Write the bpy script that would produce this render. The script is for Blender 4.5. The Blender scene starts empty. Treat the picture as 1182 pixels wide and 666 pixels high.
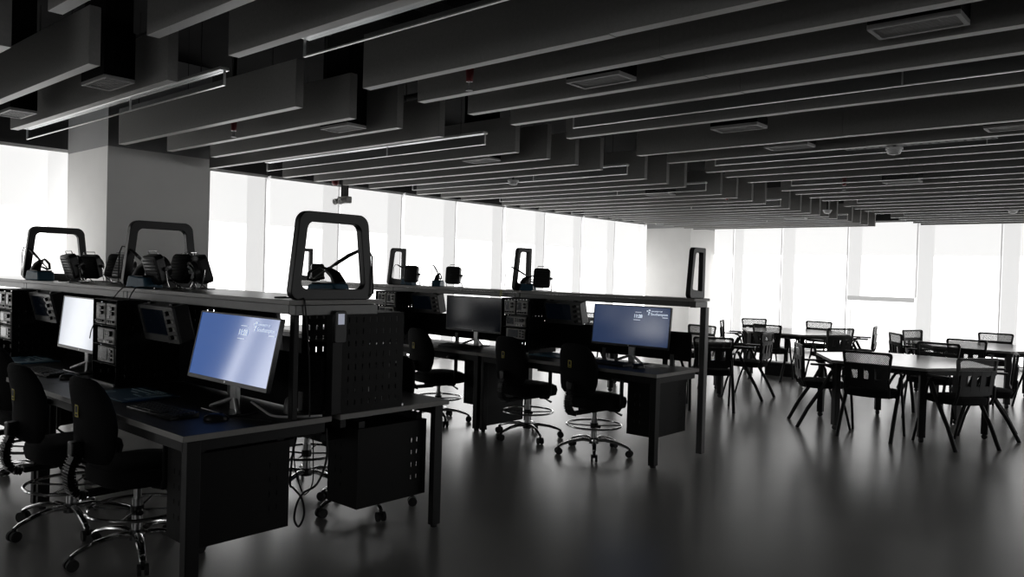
import bpy, math, random
from mathutils import Matrix, Vector
random.seed(7)
SC = bpy.context.scene
COL = SC.collection
PI = math.pi
V = Vector

# ------------------------------------------------------------------ materials
def mat(name, col, rough=0.5, metal=0.0, spec=0.5, noise=0.0, nscale=20.0, bump=0.0, bscale=200.0, ior=None, coat=0.0, rvar=0.0):
    m = bpy.data.materials.new(name); m.use_nodes = True
    nt = m.node_tree; b = nt.nodes['Principled BSDF']
    b.inputs['Base Color'].default_value = (*col, 1)
    b.inputs['Roughness'].default_value = rough
    b.inputs['Metallic'].default_value = metal
    b.inputs['Specular IOR Level'].default_value = spec
    if ior: b.inputs['IOR'].default_value = ior
    if coat: b.inputs['Coat Weight'].default_value = coat
    if noise or bump or rvar:
        tc = nt.nodes.new('ShaderNodeTexCoord')
    if noise or rvar:
        n = nt.nodes.new('ShaderNodeTexNoise'); n.inputs['Scale'].default_value = nscale; n.inputs['Detail'].default_value = 6
        nt.links.new(tc.outputs['Object'], n.inputs['Vector'])
    if noise:
        r = nt.nodes.new('ShaderNodeMapRange')
        r.inputs['From Min'].default_value = .3; r.inputs['From Max'].default_value = .7
        r.inputs['To Min'].default_value = 1 - noise; r.inputs['To Max'].default_value = 1 + noise
        nt.links.new(n.outputs['Fac'], r.inputs['Value'])
        mx = nt.nodes.new('ShaderNodeVectorMath'); mx.operation = 'SCALE'
        mx.inputs[0].default_value = col
        nt.links.new(r.outputs['Result'], mx.inputs['Scale'])
        nt.links.new(mx.outputs['Vector'], b.inputs['Base Color'])
    if rvar:
        r = nt.nodes.new('ShaderNodeMapRange')
        r.inputs['From Min'].default_value = .3; r.inputs['From Max'].default_value = .7
        r.inputs['To Min'].default_value = rough - rvar; r.inputs['To Max'].default_value = rough + rvar
        nt.links.new(n.outputs['Fac'], r.inputs['Value'])
        nt.links.new(r.outputs['Result'], b.inputs['Roughness'])
    if bump:
        n2 = nt.nodes.new('ShaderNodeTexNoise'); n2.inputs['Scale'].default_value = bscale
        nt.links.new(tc.outputs['Object'], n2.inputs['Vector'])
        bp = nt.nodes.new('ShaderNodeBump'); bp.inputs['Strength'].default_value = bump; bp.inputs['Distance'].default_value = .01
        nt.links.new(n2.outputs['Fac'], bp.inputs['Height'])
        nt.links.new(bp.outputs['Normal'], b.inputs['Normal'])
    return m

def emat(name, col, strength):
    m = bpy.data.materials.new(name); m.use_nodes = True
    b = m.node_tree.nodes['Principled BSDF']
    b.inputs['Base Color'].default_value = (.6, .6, .6, 1); b.inputs['Roughness'].default_value = .9
    b.inputs['Emission Color'].default_value = (*col, 1); b.inputs['Emission Strength'].default_value = strength
    return m

def screen_mat(name, col, strength, ior=1.7, rough=.12):
    m = bpy.data.materials.new(name); m.use_nodes = True
    b = m.node_tree.nodes['Principled BSDF']
    b.inputs['Base Color'].default_value = (.004, .004, .005, 1); b.inputs['Roughness'].default_value = rough
    b.inputs['IOR'].default_value = ior
    b.inputs['Emission Color'].default_value = (*col, 1); b.inputs['Emission Strength'].default_value = strength
    return m

M = {}
M['floor'] = mat('polished_concrete', (.27, .266, .258), .27, ior=2.15, noise=.05, nscale=.9)
M['baffle_sheen'] = mat('baffle_underside_sheen', (.62, .61, .59), .42, noise=.04, nscale=60)  # lighter underside paints the sheen of bright floor and windows
M['baffle'] = mat('grey_felt', (.235, .231, .224), .8, spec=.25, noise=.06, nscale=60, bump=.15, bscale=400)
M['slab'] = mat('black_slab', (.007, .007, .007), .95, spec=.1, noise=.3, nscale=3)
M['duct'] = mat('black_duct', (.006, .006, .006), .9, spec=.1, noise=.2, nscale=10)
M['pipe'] = mat('service_pipe', (.022, .022, .021), .7, spec=.2, noise=.2, nscale=10)
M['wallw'] = mat('white_paint', (.86, .85, .83), .8, noise=.02, nscale=4)
M['wallg'] = mat('grey_paint', (.38, .38, .38), .85, noise=.03, nscale=4)
M['wallk'] = mat('dark_paint', (.02, .02, .02), .9, noise=.05, nscale=4)
M['wallb'] = mat('back_paint', (.10, .10, .10), .9, noise=.05, nscale=4)
M['alu'] = mat('anodised_aluminium', (.45, .45, .45), .38, .8, noise=.06, nscale=30)
M['alud'] = mat('dark_aluminium', (.10, .10, .098), .42, .5, noise=.06, nscale=30)
M['top'] = mat('charcoal_laminate', (.028, .028, .028), .42, spec=.35, noise=.12, nscale=40)
M['edge'] = mat('grey_edge_band', (.22, .212, .20), .45, noise=.05, nscale=40)
M['shelft'] = mat('shelf_laminate', (.20, .20, .195), .30, noise=.06, nscale=40)
M['metal'] = mat('black_powder_coat', (.006, .006, .006), .5, spec=.22, noise=.12, nscale=120)
M['cab'] = mat('black_sheet_steel', (.0055, .0054, .0052), .55, spec=.15, noise=.1, nscale=120)
M['plastic'] = mat('black_plastic', (.0055, .0055, .0055), .38, spec=.3, noise=.1, nscale=150)
M['fabric'] = mat('black_upholstery', (.006, .006, .0062), .95, spec=.2, noise=.25, nscale=250, bump=.25, bscale=600)
M['chrome'] = mat('chrome', (.62, .62, .62), .16, 1.0, noise=.04, nscale=20)
M['steel'] = mat('brushed_steel', (.42, .42, .42), .32, 1.0, noise=.08, nscale=50)
M['rubber'] = mat('rubber', (.008, .008, .008), .7, noise=.1, nscale=90)
M['bezel'] = mat('monitor_bezel', (.007, .007, .008), .35, noise=.1, nscale=90)
M['blue'] = mat('blue_plastic', (.022, .085, .14), .45, noise=.1, nscale=60)
M['bluemat'] = mat('blue_mat', (.035, .115, .185), .5, noise=.12, nscale=25)
M['blueline'] = mat('pale_blue_print', (.28, .42, .50), .5, noise=.1, nscale=60)
M['face'] = mat('instrument_face', (.36, .355, .34), .5, noise=.05, nscale=60)
M['facek'] = mat('instrument_dark', (.02, .02, .02), .3, noise=.1, nscale=60)
M['yellow'] = mat('yellow_tag', (.40, .33, .035), .6, noise=.1, nscale=60)
M['tape'] = mat('yellow_tape', (.40, .39, .18), .6, noise=.1, nscale=60)
M['white'] = mat('white_plastic', (.62, .62, .62), .45, noise=.03, nscale=60)
M['table'] = mat('white_laminate', (.60, .59, .58), .18, ior=2.0, noise=.03, nscale=10)
M['key'] = mat('key_cap', (.013, .013, .013), .4, noise=.1, nscale=200)
M['grille'] = mat('grey_grille', (.26, .255, .25), .5, noise=.06, nscale=60)
M['red'] = mat('red_plastic', (.16, .006, .01), .4, noise=.1, nscale=60)
M['label'] = emat('reader_display', (.75, .80, 1), .30)
M['blind'] = emat('blind_in_daylight', (1, .995, .985), 2.2)  # fabric glows by itself in place of daylight passing through
M['blindhi'] = emat('dimmed_daylight_glow', (1, .995, .985), .83)  # weaker glow paints the spandrel's shade; also dims the raised bay's pane
M['blind_shade'] = emat('blind_pier_shade', (1, .995, .985), .69)  # weaker glow paints the shade of the pier behind; single layer
M['sky'] = emat('daylight_pane', (1, 1, 1), 2.8)
M['bar'] = mat('blind_bar', (.40, .40, .40), .5, noise=.04, nscale=30)
M['text'] = emat('screen_text', (.75, .85, 1), .85)
M['acrylic'] = None
def acrylic():
    m = bpy.data.materials.new('clear_acrylic'); m.use_nodes = True; nt = m.node_tree
    for n in list(nt.nodes): nt.nodes.remove(n)
    o = nt.nodes.new('ShaderNodeOutputMaterial'); mx = nt.nodes.new('ShaderNodeMixShader')
    t = nt.nodes.new('ShaderNodeBsdfTransparent'); g = nt.nodes.new('ShaderNodeBsdfGlossy')
    t.inputs['Color'].default_value = (.88, .89, .90, 1); g.inputs['Roughness'].default_value = .15
    mx.inputs['Fac'].default_value = .07
    nt.links.new(t.outputs[0], mx.inputs[1]); nt.links.new(g.outputs[0], mx.inputs[2]); nt.links.new(mx.outputs[0], o.inputs['Surface'])
    return m
M['acrylic'] = acrylic()
def mesh_fabric(name='mesh_fabric', pitch=.012, hole=.72):
    m = bpy.data.materials.new(name); m.use_nodes = True; nt = m.node_tree
    b = nt.nodes['Principled BSDF']; b.inputs['Base Color'].default_value = (.010, .010, .010, 1); b.inputs['Roughness'].default_value = .6
    out = nt.nodes['Material Output']
    tc = nt.nodes.new('ShaderNodeTexCoord'); sp = nt.nodes.new('ShaderNodeSeparateXYZ'); nt.links.new(tc.outputs['Object'], sp.inputs[0])
    def mth(op, a, bb=None):
        n = nt.nodes.new('ShaderNodeMath'); n.operation = op
        for i, x in enumerate((a, bb)):
            if x is None: continue
            if isinstance(x, (int, float)): n.inputs[i].default_value = x
            else: nt.links.new(x, n.inputs[i])
        return n.outputs[0]
    k = 2 * PI / pitch
    u = mth('MULTIPLY', mth('ADD', sp.outputs['X'], sp.outputs['Z']), k * .707)
    v = mth('MULTIPLY', mth('SUBTRACT', sp.outputs['X'], sp.outputs['Z']), k * .707)
    s = mth('ADD', mth('SINE', u), mth('SINE', v))
    h = mth('GREATER_THAN', s, hole)
    tr = nt.nodes.new('ShaderNodeBsdfTransparent'); mx = nt.nodes.new('ShaderNodeMixShader')
    nt.links.new(h, mx.inputs['Fac']); nt.links.new(b.outputs[0], mx.inputs[1]); nt.links.new(tr.outputs[0], mx.inputs[2])
    nt.links.new(mx.outputs[0], out.inputs['Surface'])
    return m
M['mesh'] = mesh_fabric()
M['scr_a'] = screen_mat('lit_screen', (.10, .235, .70), .42, 2.9, .09)
M['scr_b'] = screen_mat('dim_screen', (.085, .22, .66), .12, 2.5, .14)  # weaker emission than the near screen paints viewing angle and reflected haze
M['scr_c'] = screen_mat('dark_screen', (.05, .10, .2), .02, 2.0, .16)
M['scr_e'] = screen_mat('black_screen', (.05, .10, .2), .01, 1.45, .12)
M['scr_d'] = screen_mat('window_glare_screen', (.55, .60, .70), .62, 2.2, .10)  # pale emission paints the window's reflection on this monitor
M['hem'] = emat('blind_side_hem', (1, .995, .985), .34)  # dim self-glow standing in for daylight through thicker fabric
M['steel2'] = mat('dull_steel', (.12, .12, .12), .45, .7, noise=.08, nscale=50)
M['brightalu'] = mat('bright_aluminium', (.80, .80, .79), .30, 1.0, noise=.03, nscale=30)
M['lcd'] = screen_mat('instrument_lcd', (.02, .03, .04), .05, 1.5, .2)

# ------------------------------------------------------------------ mesh builder
class MB:
    def __init__(s): s.v = []; s.f = []; s.m = []
    def add(s, vs, fs, m=0):
        o = len(s.v); s.v += [tuple(p) for p in vs]; s.f += [tuple(i + o for i in f) for f in fs]; s.m += [m] * len(fs); return s
    def bx(s, x0, x1, y0, y1, z0, z1, m=0, T=None):
        vs = [V((x, y, z)) for z in (z0, z1) for y in (y0, y1) for x in (x0, x1)]
        if T is not None: vs = [T @ p for p in vs]
        return s.add(vs, [(0, 2, 3, 1), (4, 5, 7, 6), (0, 1, 5, 4), (2, 6, 7, 3), (0, 4, 6, 2), (1, 3, 7, 5)], m)
    def tube(s, pts, r, n=10, closed=False, m=0, caps=True, flat=1.0):
        pts = [V(p) for p in pts]; k = len(pts); rs = r if isinstance(r, (list, tuple)) else [r] * k
        def tan(i):
            a = pts[(i - 1) % k] if (closed or i > 0) else pts[i]; b = pts[(i + 1) % k] if (closed or i < k - 1) else pts[i]
            return (b - a).normalized()
        t = tan(0); ref = V((0, 0, 1)) if abs(t.z) < .9 else V((1, 0, 0))
        u = t.cross(ref).normalized(); vs = []
        for i in range(k):
            t2 = tan(i); u = (u - t2 * u.dot(t2)).normalized(); w = t2.cross(u)
            for j in range(n):
                a = 2 * PI * j / n; vs.append(pts[i] + (u * math.cos(a) + w * math.sin(a) * flat) * rs[i])
        fs = []
        for i in range(k if closed else k - 1):
            for j in range(n):
                a, b = i * n + j, i * n + (j + 1) % n; c, d = ((i + 1) % k) * n + (j + 1) % n, ((i + 1) % k) * n + j
                fs.append((a, d, c, b))
        if caps and not closed: fs.append(tuple(range(n))); fs.append(tuple(reversed(range((k - 1) * n, k * n))))
        return s.add(vs, fs, m)
    def cyl(s, p0, p1, r0, r1=None, n=16, m=0): return s.tube([p0, p1], [r0, r0 if r1 is None else r1], n, m=m)
    def loft(s, rings, m=0, caps=True):
        n = len(rings[0]); vs = [p for r in rings for p in r]; fs = []
        for i in range(len(rings) - 1):
            for j in range(n):
                a, b = i * n + j, i * n + (j + 1) % n
                fs.append((a, b, b + n, a + n))
        if caps: fs.append(tuple(reversed(range(n)))); fs.append(tuple(range((len(rings) - 1) * n, len(rings) * n)))
        return s.add(vs, fs, m)
    def prism(s, poly, fn, w0, w1, m=0):
        return s.loft([[fn(u, v, w0) for u, v in poly], [fn(u, v, w1) for u, v in poly]], m)
    def ring(s, outer, inner, fn, w0, w1, m=0):
        n = len(outer); vs = []
        for w in (w0, w1):
            vs += [fn(u, v, w) for u, v in outer]; vs += [fn(u, v, w) for u, v in inner]
        fs = []
        for j in range(n):
            k = (j + 1) % n
            fs += [(j, n + j, n + k, k), (2 * n + j, 2 * n + k, 3 * n + k, 3 * n + j), (j, k, 2 * n + k, 2 * n + j), (n + j, 3 * n + j, 3 * n + k, n + k)]
        return s.add(vs, fs, m)
    def perf(s, xs, ys, holes, fn, t, m=0):
        """plate with rectangular holes; xs, ys grid lines, holes = set of (i,j) cells left open, fn(u,v,w)->xyz, thickness t"""
        nx, ny = len(xs), len(ys); vs = []
        for w in (0, t):
            vs += [fn(x, y, w) for y in ys for x in xs]
        o = nx * ny; fs = []; solid = lambda i, j: 0 <= i < nx - 1 and 0 <= j < ny - 1 and (i, j) not in holes
        for j in range(ny - 1):
            for i in range(nx - 1):
                if not solid(i, j): continue
                a, b, c, d = j * nx + i, j * nx + i + 1, (j + 1) * nx + i + 1, (j + 1) * nx + i
                fs += [(a, d, c, b), (o + a, o + b, o + c, o + d)]
                for (p, q, di, dj) in ((a, b, 0, -1), (b, c, 1, 0), (c, d, 0, 1), (d, a, -1, 0)):
                    if not solid(i + di, j + dj): fs.append((p, q, o + q, o + p))
        return s.add(vs, fs, m)
    def build(s, name, mats, parent=None, bevel=0.0, smooth=True, seg=2, ang=35):
        me = bpy.data.meshes.new(name); me.from_pydata(s.v, [], s.f); me.validate()
        if not isinstance(mats, (list, tuple)): mats = [mats]
        for k in mats: me.materials.append(M[k] if isinstance(k, str) else k)
        if len(me.polygons) == len(s.m): me.polygons.foreach_set('material_index', s.m)
        import bmesh
        bm = bmesh.new(); bm.from_mesh(me); bmesh.ops.recalc_face_normals(bm, faces=bm.faces); bm.to_mesh(me); bm.free()
        if smooth:
            me.polygons.foreach_set('use_smooth', [True] * len(me.polygons)); me.set_sharp_from_angle(angle=math.radians(ang))
        me.update()
        o = bpy.data.objects.new(name, me); COL.objects.link(o)
        if parent: o.parent = parent
        if bevel:
            b = o.modifiers.new('edge', 'BEVEL'); b.width = bevel; b.segments = seg; b.limit_method = 'ANGLE'; b.angle_limit = math.radians(40)
            b.harden_normals = False
        return o

def roundpoly(pts, r, n=6):
    out = []; k = len(pts); rr = r if isinstance(r, (list, tuple)) else [r] * k
    for i in range(k):
        p = V((*pts[i], 0)); a = V((*pts[i - 1], 0)); b = V((*pts[(i + 1) % k], 0))
        da, db = (a - p).normalized(), (b - p).normalized(); ang = da.angle(db); d = rr[i] / math.tan(ang / 2)
        bis = (da + db).normalized(); c = p + bis * (rr[i] / math.sin(ang / 2))
        s0, s1 = p + da * d - c, p + db * d - c
        for j in range(n + 1):
            t = j / n; q = s0.lerp(s1, t).normalized() * rr[i] if rr[i] > 0 else V((0, 0, 0)); out.append((c.x + q.x, c.y + q.y))
    return out
def rrect(x0, x1, y0, y1, r, n=5): return roundpoly([(x0, y0), (x1, y0), (x1, y1), (x0, y1)], r, n)
def sell(z, a, b, cx=0, cy=0, e=2.6, n=28, tilt=0.0):
    out = []
    for j in range(n):
        t = 2 * PI * j / n; c, s_ = math.cos(t), math.sin(t)
        x = a * math.copysign(abs(c) ** (2 / e), c); y = b * math.copysign(abs(s_) ** (2 / e), s_)
        out.append(V((cx + x, cy + y, z + tilt * y)))
    return out
XZ = lambda y0: (lambda u, v, w: V((u, y0 + w, v)))
YZ = lambda x0: (lambda u, v, w: V((x0 + w, u, v)))
XY = lambda z0: (lambda u, v, w: V((u, v, z0 + w)))

def tag(o, label=None, cat=None, group=None, kind=None):
    if label: o['label'] = label
    if cat: o['category'] = cat
    if group: o['group'] = group
    if kind: o['kind'] = kind
    return o
def thing(name, loc=(0, 0, 0), rz=0.0, label=None, cat=None, group=None):
    o = bpy.data.objects.new(name, None); COL.objects.link(o); o.location = loc; o.rotation_euler = (0, 0, rz); o.empty_display_size = .1
    return tag(o, label, cat, group)
KIDS = {}
def kids(o):
    return [c for c in COL.objects if c.parent is o]
def copy_tree(o, parent=None, klist=None):
    if klist is None:
        klist = {}
        for c in COL.objects:
            if c.parent: klist.setdefault(c.parent.name, []).append(c)
    c = o.copy(); COL.objects.link(c)
    if parent: c.parent = parent
    for ch in klist.get(o.name, []): copy_tree(ch, c, klist)
    return c
class Stamp:
    """first use places the prototype itself, later uses copy it with its parts"""
    def __init__(s, proto): s.p = proto; s.n = 0
    def put(s, loc, rz=0.0, label=None, group=None):
        o = s.p if s.n == 0 else copy_tree(s.p)
        s.n += 1; o.location = loc; o.rotation_euler = (0, 0, rz)
        if label: o['label'] = label
        if group: o['group'] = group
        return o
ORD = ['first', 'second', 'third', 'fourth', 'fifth', 'sixth', 'seventh', 'eighth', 'ninth', 'tenth', 'eleventh', 'twelfth', 'thirteenth', 'fourteenth', 'fifteenth', 'sixteenth', 'seventeenth', 'eighteenth', 'nineteenth', 'twentieth'] + ['twenty-' + w for w in ('first', 'second', 'third', 'fourth', 'fifth', 'sixth', 'seventh', 'eighth', 'ninth')] + ['thirtieth'] + ['thirty-' + w for w in ('first', 'second', 'third', 'fourth', 'fifth')]
def struct(name, mb, m, parent=None, bevel=0): return tag(mb.build(name, m, parent, bevel), kind='structure')

# ------------------------------------------------------------------ the room
WX, WY = -10.0, 16.8           # left window wall (x), far window wall (y)
X1, Y0, ZC = 6.0, -9.0, 3.75
struct('floor', MB().bx(WX - .3, X1 + .1, Y0 - .1, WY + .3, -.1, 0), 'floor')
struct('ceiling', MB().bx(WX - .3, X1 + .1, Y0 - .1, WY + .3, ZC, ZC + .1), 'slab')
struct('wall_right', MB().bx(X1, X1 + .1, Y0, WY + .3, 0, ZC), 'wallb')
struct('wall_back', MB().bx(WX - .3, X1, Y0 - .1, Y0, 0, ZC), 'wallb')
for i, (a, b) in enumerate(((-2.0, .4), (.6, 3.0), (3.2, 5.6))):  # unseen windows added behind the camera to brighten the interior
    fill_win = struct('window_%d' % (60 + i), MB().ring([(a, .9), (b, .9), (b, 2.7), (a, 2.7)], [(a + .05, .95), (b - .05, .95), (b - .05, 2.65), (a + .05, 2.65)], XZ(Y0), .0, .06), 'bar')
    struct('window_pane', MB().bx(a + .05, b - .05, Y0 + .02, Y0 + .03, .95, 2.65), 'sky', fill_win)
for i in range(3):  # unseen bright windows added to light the faces turned right
    a = 7.0 + 2.9 * i; b = a + 2.4
    fill_win = struct('window_%d' % (70 + i), MB().ring([(a, .5), (b, .5), (b, 2.7), (a, 2.7)], [(a + .05, .55), (b - .05, .55), (b - .05, 2.65), (a + .05, 2.65)], YZ(X1), -.06, 0), 'bar')
    struct('window_pane', MB().bx(X1 - .03, X1 - .02, a + .05, b - .05, .55, 2.65), 'sky', fill_win)
struct('wall_left', MB().bx(WX - .25, WX, Y0, WY, 2.80, ZC, 0).bx(WX - .25, WX, Y0, WY, 0, .06, 1).bx(WX - .25, WX, Y0, -5.235, .06, 2.8, 2).bx(WX - .25, WX, -3.99, -2.745, .06, 2.8, 2), ['wallk', 'wallg', 'wallb'])
struct('wall_far', MB().bx(WX - .25, X1, WY, WY + .25, 2.80, ZC, 0).bx(WX - .25, X1, WY, WY + .25, 0, .06, 1), ['wallk', 'wallg'])
# columns
def column(x0, x1, y0, y1, zp):
    c = struct('column', MB().bx(x0, x1, y0, y1, 0, zp), 'wallw')
    struct('column_upper_band', MB().bx(x0, x1, y0, y1, zp, ZC), 'wallg', c)
column(-9.68, -8.57, 3.30, 4.42, 2.72)
column(-9.70, -8.56, 15.62, 16.80, 2.655)
column(-9.68, -8.57, -.62, .50, 2.72)

# windows with roller blinds: pane behind, blind in front
def bay(n, axis, a0, a1, label, gap=.035, zbot=.10, raised=False, clear=False):
    """axis 'y' = left wall (along y), 'x' = far wall (along x)"""
    if axis == 'y': f = lambda u0, u1, z0, z1, d0, d1, mb, m=0: mb.bx(WX + d0, WX + d1, u0, u1, z0, z1, m)
    else: f = lambda u0, u1, z0, z1, d0, d1, mb, m=0: mb.bx(u0, u1, WY - d1, WY - d0, z0, z1, m)
    w = a1 - a0
    b = MB(); f(a0, a0 + .025, .06, 2.8, -.16, -.10, b); f(a1 - .025, a1, .06, 2.8, -.16, -.10, b); f(a0, a1, .06, .10, -.16, -.10, b); f(a0, a1, 2.74, 2.8, -.16, -.10, b)
    fr = struct('window_%d' % n, b, 'white')
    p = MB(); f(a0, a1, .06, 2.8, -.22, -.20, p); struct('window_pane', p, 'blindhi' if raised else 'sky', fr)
    t = thing('roller_blind', (0, 0, 0), 0, label, 'blind', 'roller blinds on the ' + ('left' if axis == 'y' else 'far') + ' window wall')
    zs = 2.10
    g0, g1 = a0 + gap, a1
    shade_at = a1 - .24 * w if axis == 'y' else a0 + .20 * w
    zb = 1.27 if raised else zbot
    if axis == 'y': lo, hi, s0, s1 = g0, shade_at, shade_at, g1
    else: lo, hi, s0, s1 = shade_at, g1 - gap, a0, shade_at
    if axis == 'x': s0 = a0 + .004
    q = MB(); f(lo, hi, zb, zs, .05, .053, q); q.build('fabric', 'blind', t, smooth=False)
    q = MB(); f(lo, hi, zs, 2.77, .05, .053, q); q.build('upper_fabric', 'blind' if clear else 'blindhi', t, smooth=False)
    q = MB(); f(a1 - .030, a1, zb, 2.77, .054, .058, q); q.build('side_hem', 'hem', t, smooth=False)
    q = MB(); f(s0, s1, zb, 2.77, .05, .053, q); q.build('pier_shade_strip', 'blind_shade', t, smooth=False)  # strip with the pier's shade put into its glow
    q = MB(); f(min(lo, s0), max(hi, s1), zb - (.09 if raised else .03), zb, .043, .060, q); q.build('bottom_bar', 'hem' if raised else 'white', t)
    q = MB(); f(min(lo, s0), max(hi, s1), 2.765, 2.80, .02, .08, q); q.build('head_rail', 'white', t)
YB = [5.97 + 1.245 * k for k in range(-12, 9)] + [16.80]
n = 1
for k in range(len(YB) - 1):
    a0, a1 = YB[k], YB[k + 1]
    if a1 < -2.7 and abs(a1 + 3.99) > .1: continue  # unseen wall left solid but for one bay, shaping a monitor's reflection
    if a0 < 3.3:
        lab = 'white daylit roller blind on the left window wall, {} before the big column'.format(ORD[10 - k])
        if k == 11: lab = 'white daylit roller blind on the left window wall directly behind the big column'
        if k == 10: lab = 'white daylit roller blind on the left window wall just before the big column'
    else:
        lab = 'white daylit roller blind on the left window wall, {} past the big near column'.format(ORD[k - 11])
    bay(n, 'y', a0, a1, lab, gap=.05 if k % 2 == 0 else .012, clear=a1 < .6); n += 1  # unseen bays glow full height, added brightness for the monitor reflections
XB = [-10.0, -8.07, -6.94, -5.54, -4.22, -2.80, -1.42, -.05, 1.35, 2.75, 4.15, 5.6]
for k in range(len(XB) - 1):
    lab = 'white daylit roller blind on the far window wall, {} from the corner column'.format(ORD[k])
    if k == 3: lab = 'half-raised white roller blind showing a grey bar on the far window wall'
    bay(n, 'x', XB[k], XB[k + 1], lab, gap=.03, raised=(k == 3)); n += 1

# ------------------------------------------------------------------ ceiling baffles, lights, services
ZB, ZT, TH = 2.60, 2.925, .062
def baffle(y, xa, xb, label, group):
    b = MB().bx(-(xb - xa) / 2, (xb - xa) / 2, -TH / 2, TH / 2, 0, ZT - ZB); b.m[0] = 1
    b = b.build('ceiling_baffle', ['baffle', 'baffle_sheen'], None, .003, smooth=False)
    b.location = ((xa + xb) / 2, y, ZB)
    for sx in (-.38, .38):
        MB().cyl((sx * (xb - xa), 0, ZT - ZB), (sx * (xb - xa), 0, ZC - ZB), .003, n=6).build('hanging_wire', 'pipe', b)
    return tag(b, label, 'baffle', group)
LY = [.40, .84, 1.28, 1.715, 2.155, 3.03, 3.48, 3.92, 4.36, 5.29, 5.74, 6.18, 6.60, 7.45, 7.92, 8.33, 9.25, 9.70, 10.17, 10.60, 11.45, 11.88, 12.28, 12.68, 13.08, 13.47, 14.22, 14.66, 15.08, 15.49]
for i, y in enumerate(LY):
    baffle(y, -7.55 if y < 4.2 else -8.42, -4.66, 'grey felt ceiling baffle in the bank beside the window wall, {} from the camera'.format(ORD[i]), 'baffles in the window-side bank')
RY = [.80, 1.25, 1.68, 2.10, 2.97, 3.41, 3.87, 4.31, 4.98, 6.02, 6.55, 7.30, 7.75, 8.28, 9.2, 9.65, 10.1, 10.55, 11.4, 11.85, 12.3, 12.75, 13.6, 14.05, 14.5, 14.92, 15.40]
for i, y in enumerate(RY):
    baffle(y, -3.85, -2.057, 'grey felt ceiling baffle in the middle bank over the aisle, {} from the camera'.format(ORD[i]), 'baffles in the middle bank')
    baffle(y - .008, -2.053, 3.0, 'long grey felt baffle continuing to the photo edge, {} row from the camera'.format(ORD[i]), 'long baffles in the outer bank')

def line_light(y, xa, xb, label):
    t = thing('linear_light', (xa, y, 2.6), 0, label, 'ceiling light', 'linear lights between the ceiling baffles')
    L = xb - xa
    MB().bx(0, L, -.03, .03, .092, .112).build('rail', 'brightalu', t, .003)
    MB().bx(.006, L - .006, -.005, .005, .006, .092).build('acrylic_blade', 'acrylic', t)
    b = MB().bx(0, L, -.007, .007, 0, .006)
    for x in (0, L * .62, L - .006): b.bx(x, x + .006, -.007, .007, .006, .092)
    b.build('edge_trim', 'brightalu', t)
    for x in (.3, L - .3): MB().cyl((x, 0, .112), (x, 0, ZC - 2.6), .003, n=6).build('hanging_wire', 'pipe', t)
for i, y in enumerate((2.40, 4.83, 7.02, 8.77, 11.03, 13.86)):
    line_light(y, -8.05 if y < 9 else -8.4, -4.50 if y < 3 else -4.62, 'slim linear light with clear blade beside the window-side baffles, {} from the camera'.format(ORD[i]))
for i, y in enumerate((2.33, 4.65, 6.90, 8.75, 11.0, 13.2)):
    line_light(y, -3.55, .1, 'slim linear light with clear blade among the middle baffles, {} from the camera'.format(ORD[i]))

def diffuser_box(x, y, label, lx=.36, ly=.18, zb=2.60, bright=False):
    t = thing('air_diffuser', (x, y, zb), 0, label, 'air vent', 'air diffusers between the ceiling baffles')
    o, i = rrect(-lx / 2, lx / 2, -ly / 2, ly / 2, .004, 1), rrect(-lx / 2 + .018, lx / 2 - .018, -ly / 2 + .018, ly / 2 - .018, .004, 1)
    MB().ring(o, i, XY(0), 0, .02).build('frame', 'grille', t)
    b = MB()
    k = 9
    for j in range(k):
        yy = -ly / 2 + .024 + (ly - .048) * j / (k - 1)
        b.bx(-lx / 2 + .018, lx / 2 - .018, yy - .003, yy + .003, .004, .016)
    for j in range(1, 4):
        xx = -lx / 2 + lx * j / 4; b.bx(xx - .003, xx + .003, -ly / 2 + .018, ly / 2 - .018, .006, .018)
    b.build('slats', 'grille', t)
    MB().ring(o, i, XY(0), .02, .3).bx(-lx / 2 + .018, lx / 2 - .018, -ly / 2 + .018, ly / 2 - .018, .08, .09).build('duct_neck', 'duct', t)
    MB().bx(-lx * .45, lx * .45, -ly * .45, ly * .45, .3, ZC - zb).build('riser', 'duct', t)
DF = [(-5.10, 1.955, 'nearest air diffuser, at the window-side baffle ends'), (-6.75, 1.935, 'air diffuser between window-side baffles at the photo edge'),
      (-5.08, 3.70, 'air diffuser between window-side baffles right of the column'), (-5.33, 5.52, 'air diffuser behind the third window-side light'),
      (-.95, 3.63, 'large air diffuser nearest the top right photo corner'), (-2.585, 3.63, 'air diffuser between middle baffles above the benches'),
      (-2.56, 5.32, 'air diffuser in the wide dark gap of the middle bank'), (-2.57, 6.27, 'air diffuser beside the small dome detector'),
      (-1.0, 6.28, 'air diffuser near the right photo edge past the dome detector'), (-5.4, 9.0, 'small far air diffuser in the window-side bank'),
      (-2.45, 9.0, 'small far air diffuser in the middle bank'), (-5.3, 13.3, 'farthest air diffuser in the window-side bank')]
for x, y, l in DF: diffuser_box(x, y, 'dark ' + l)

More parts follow.
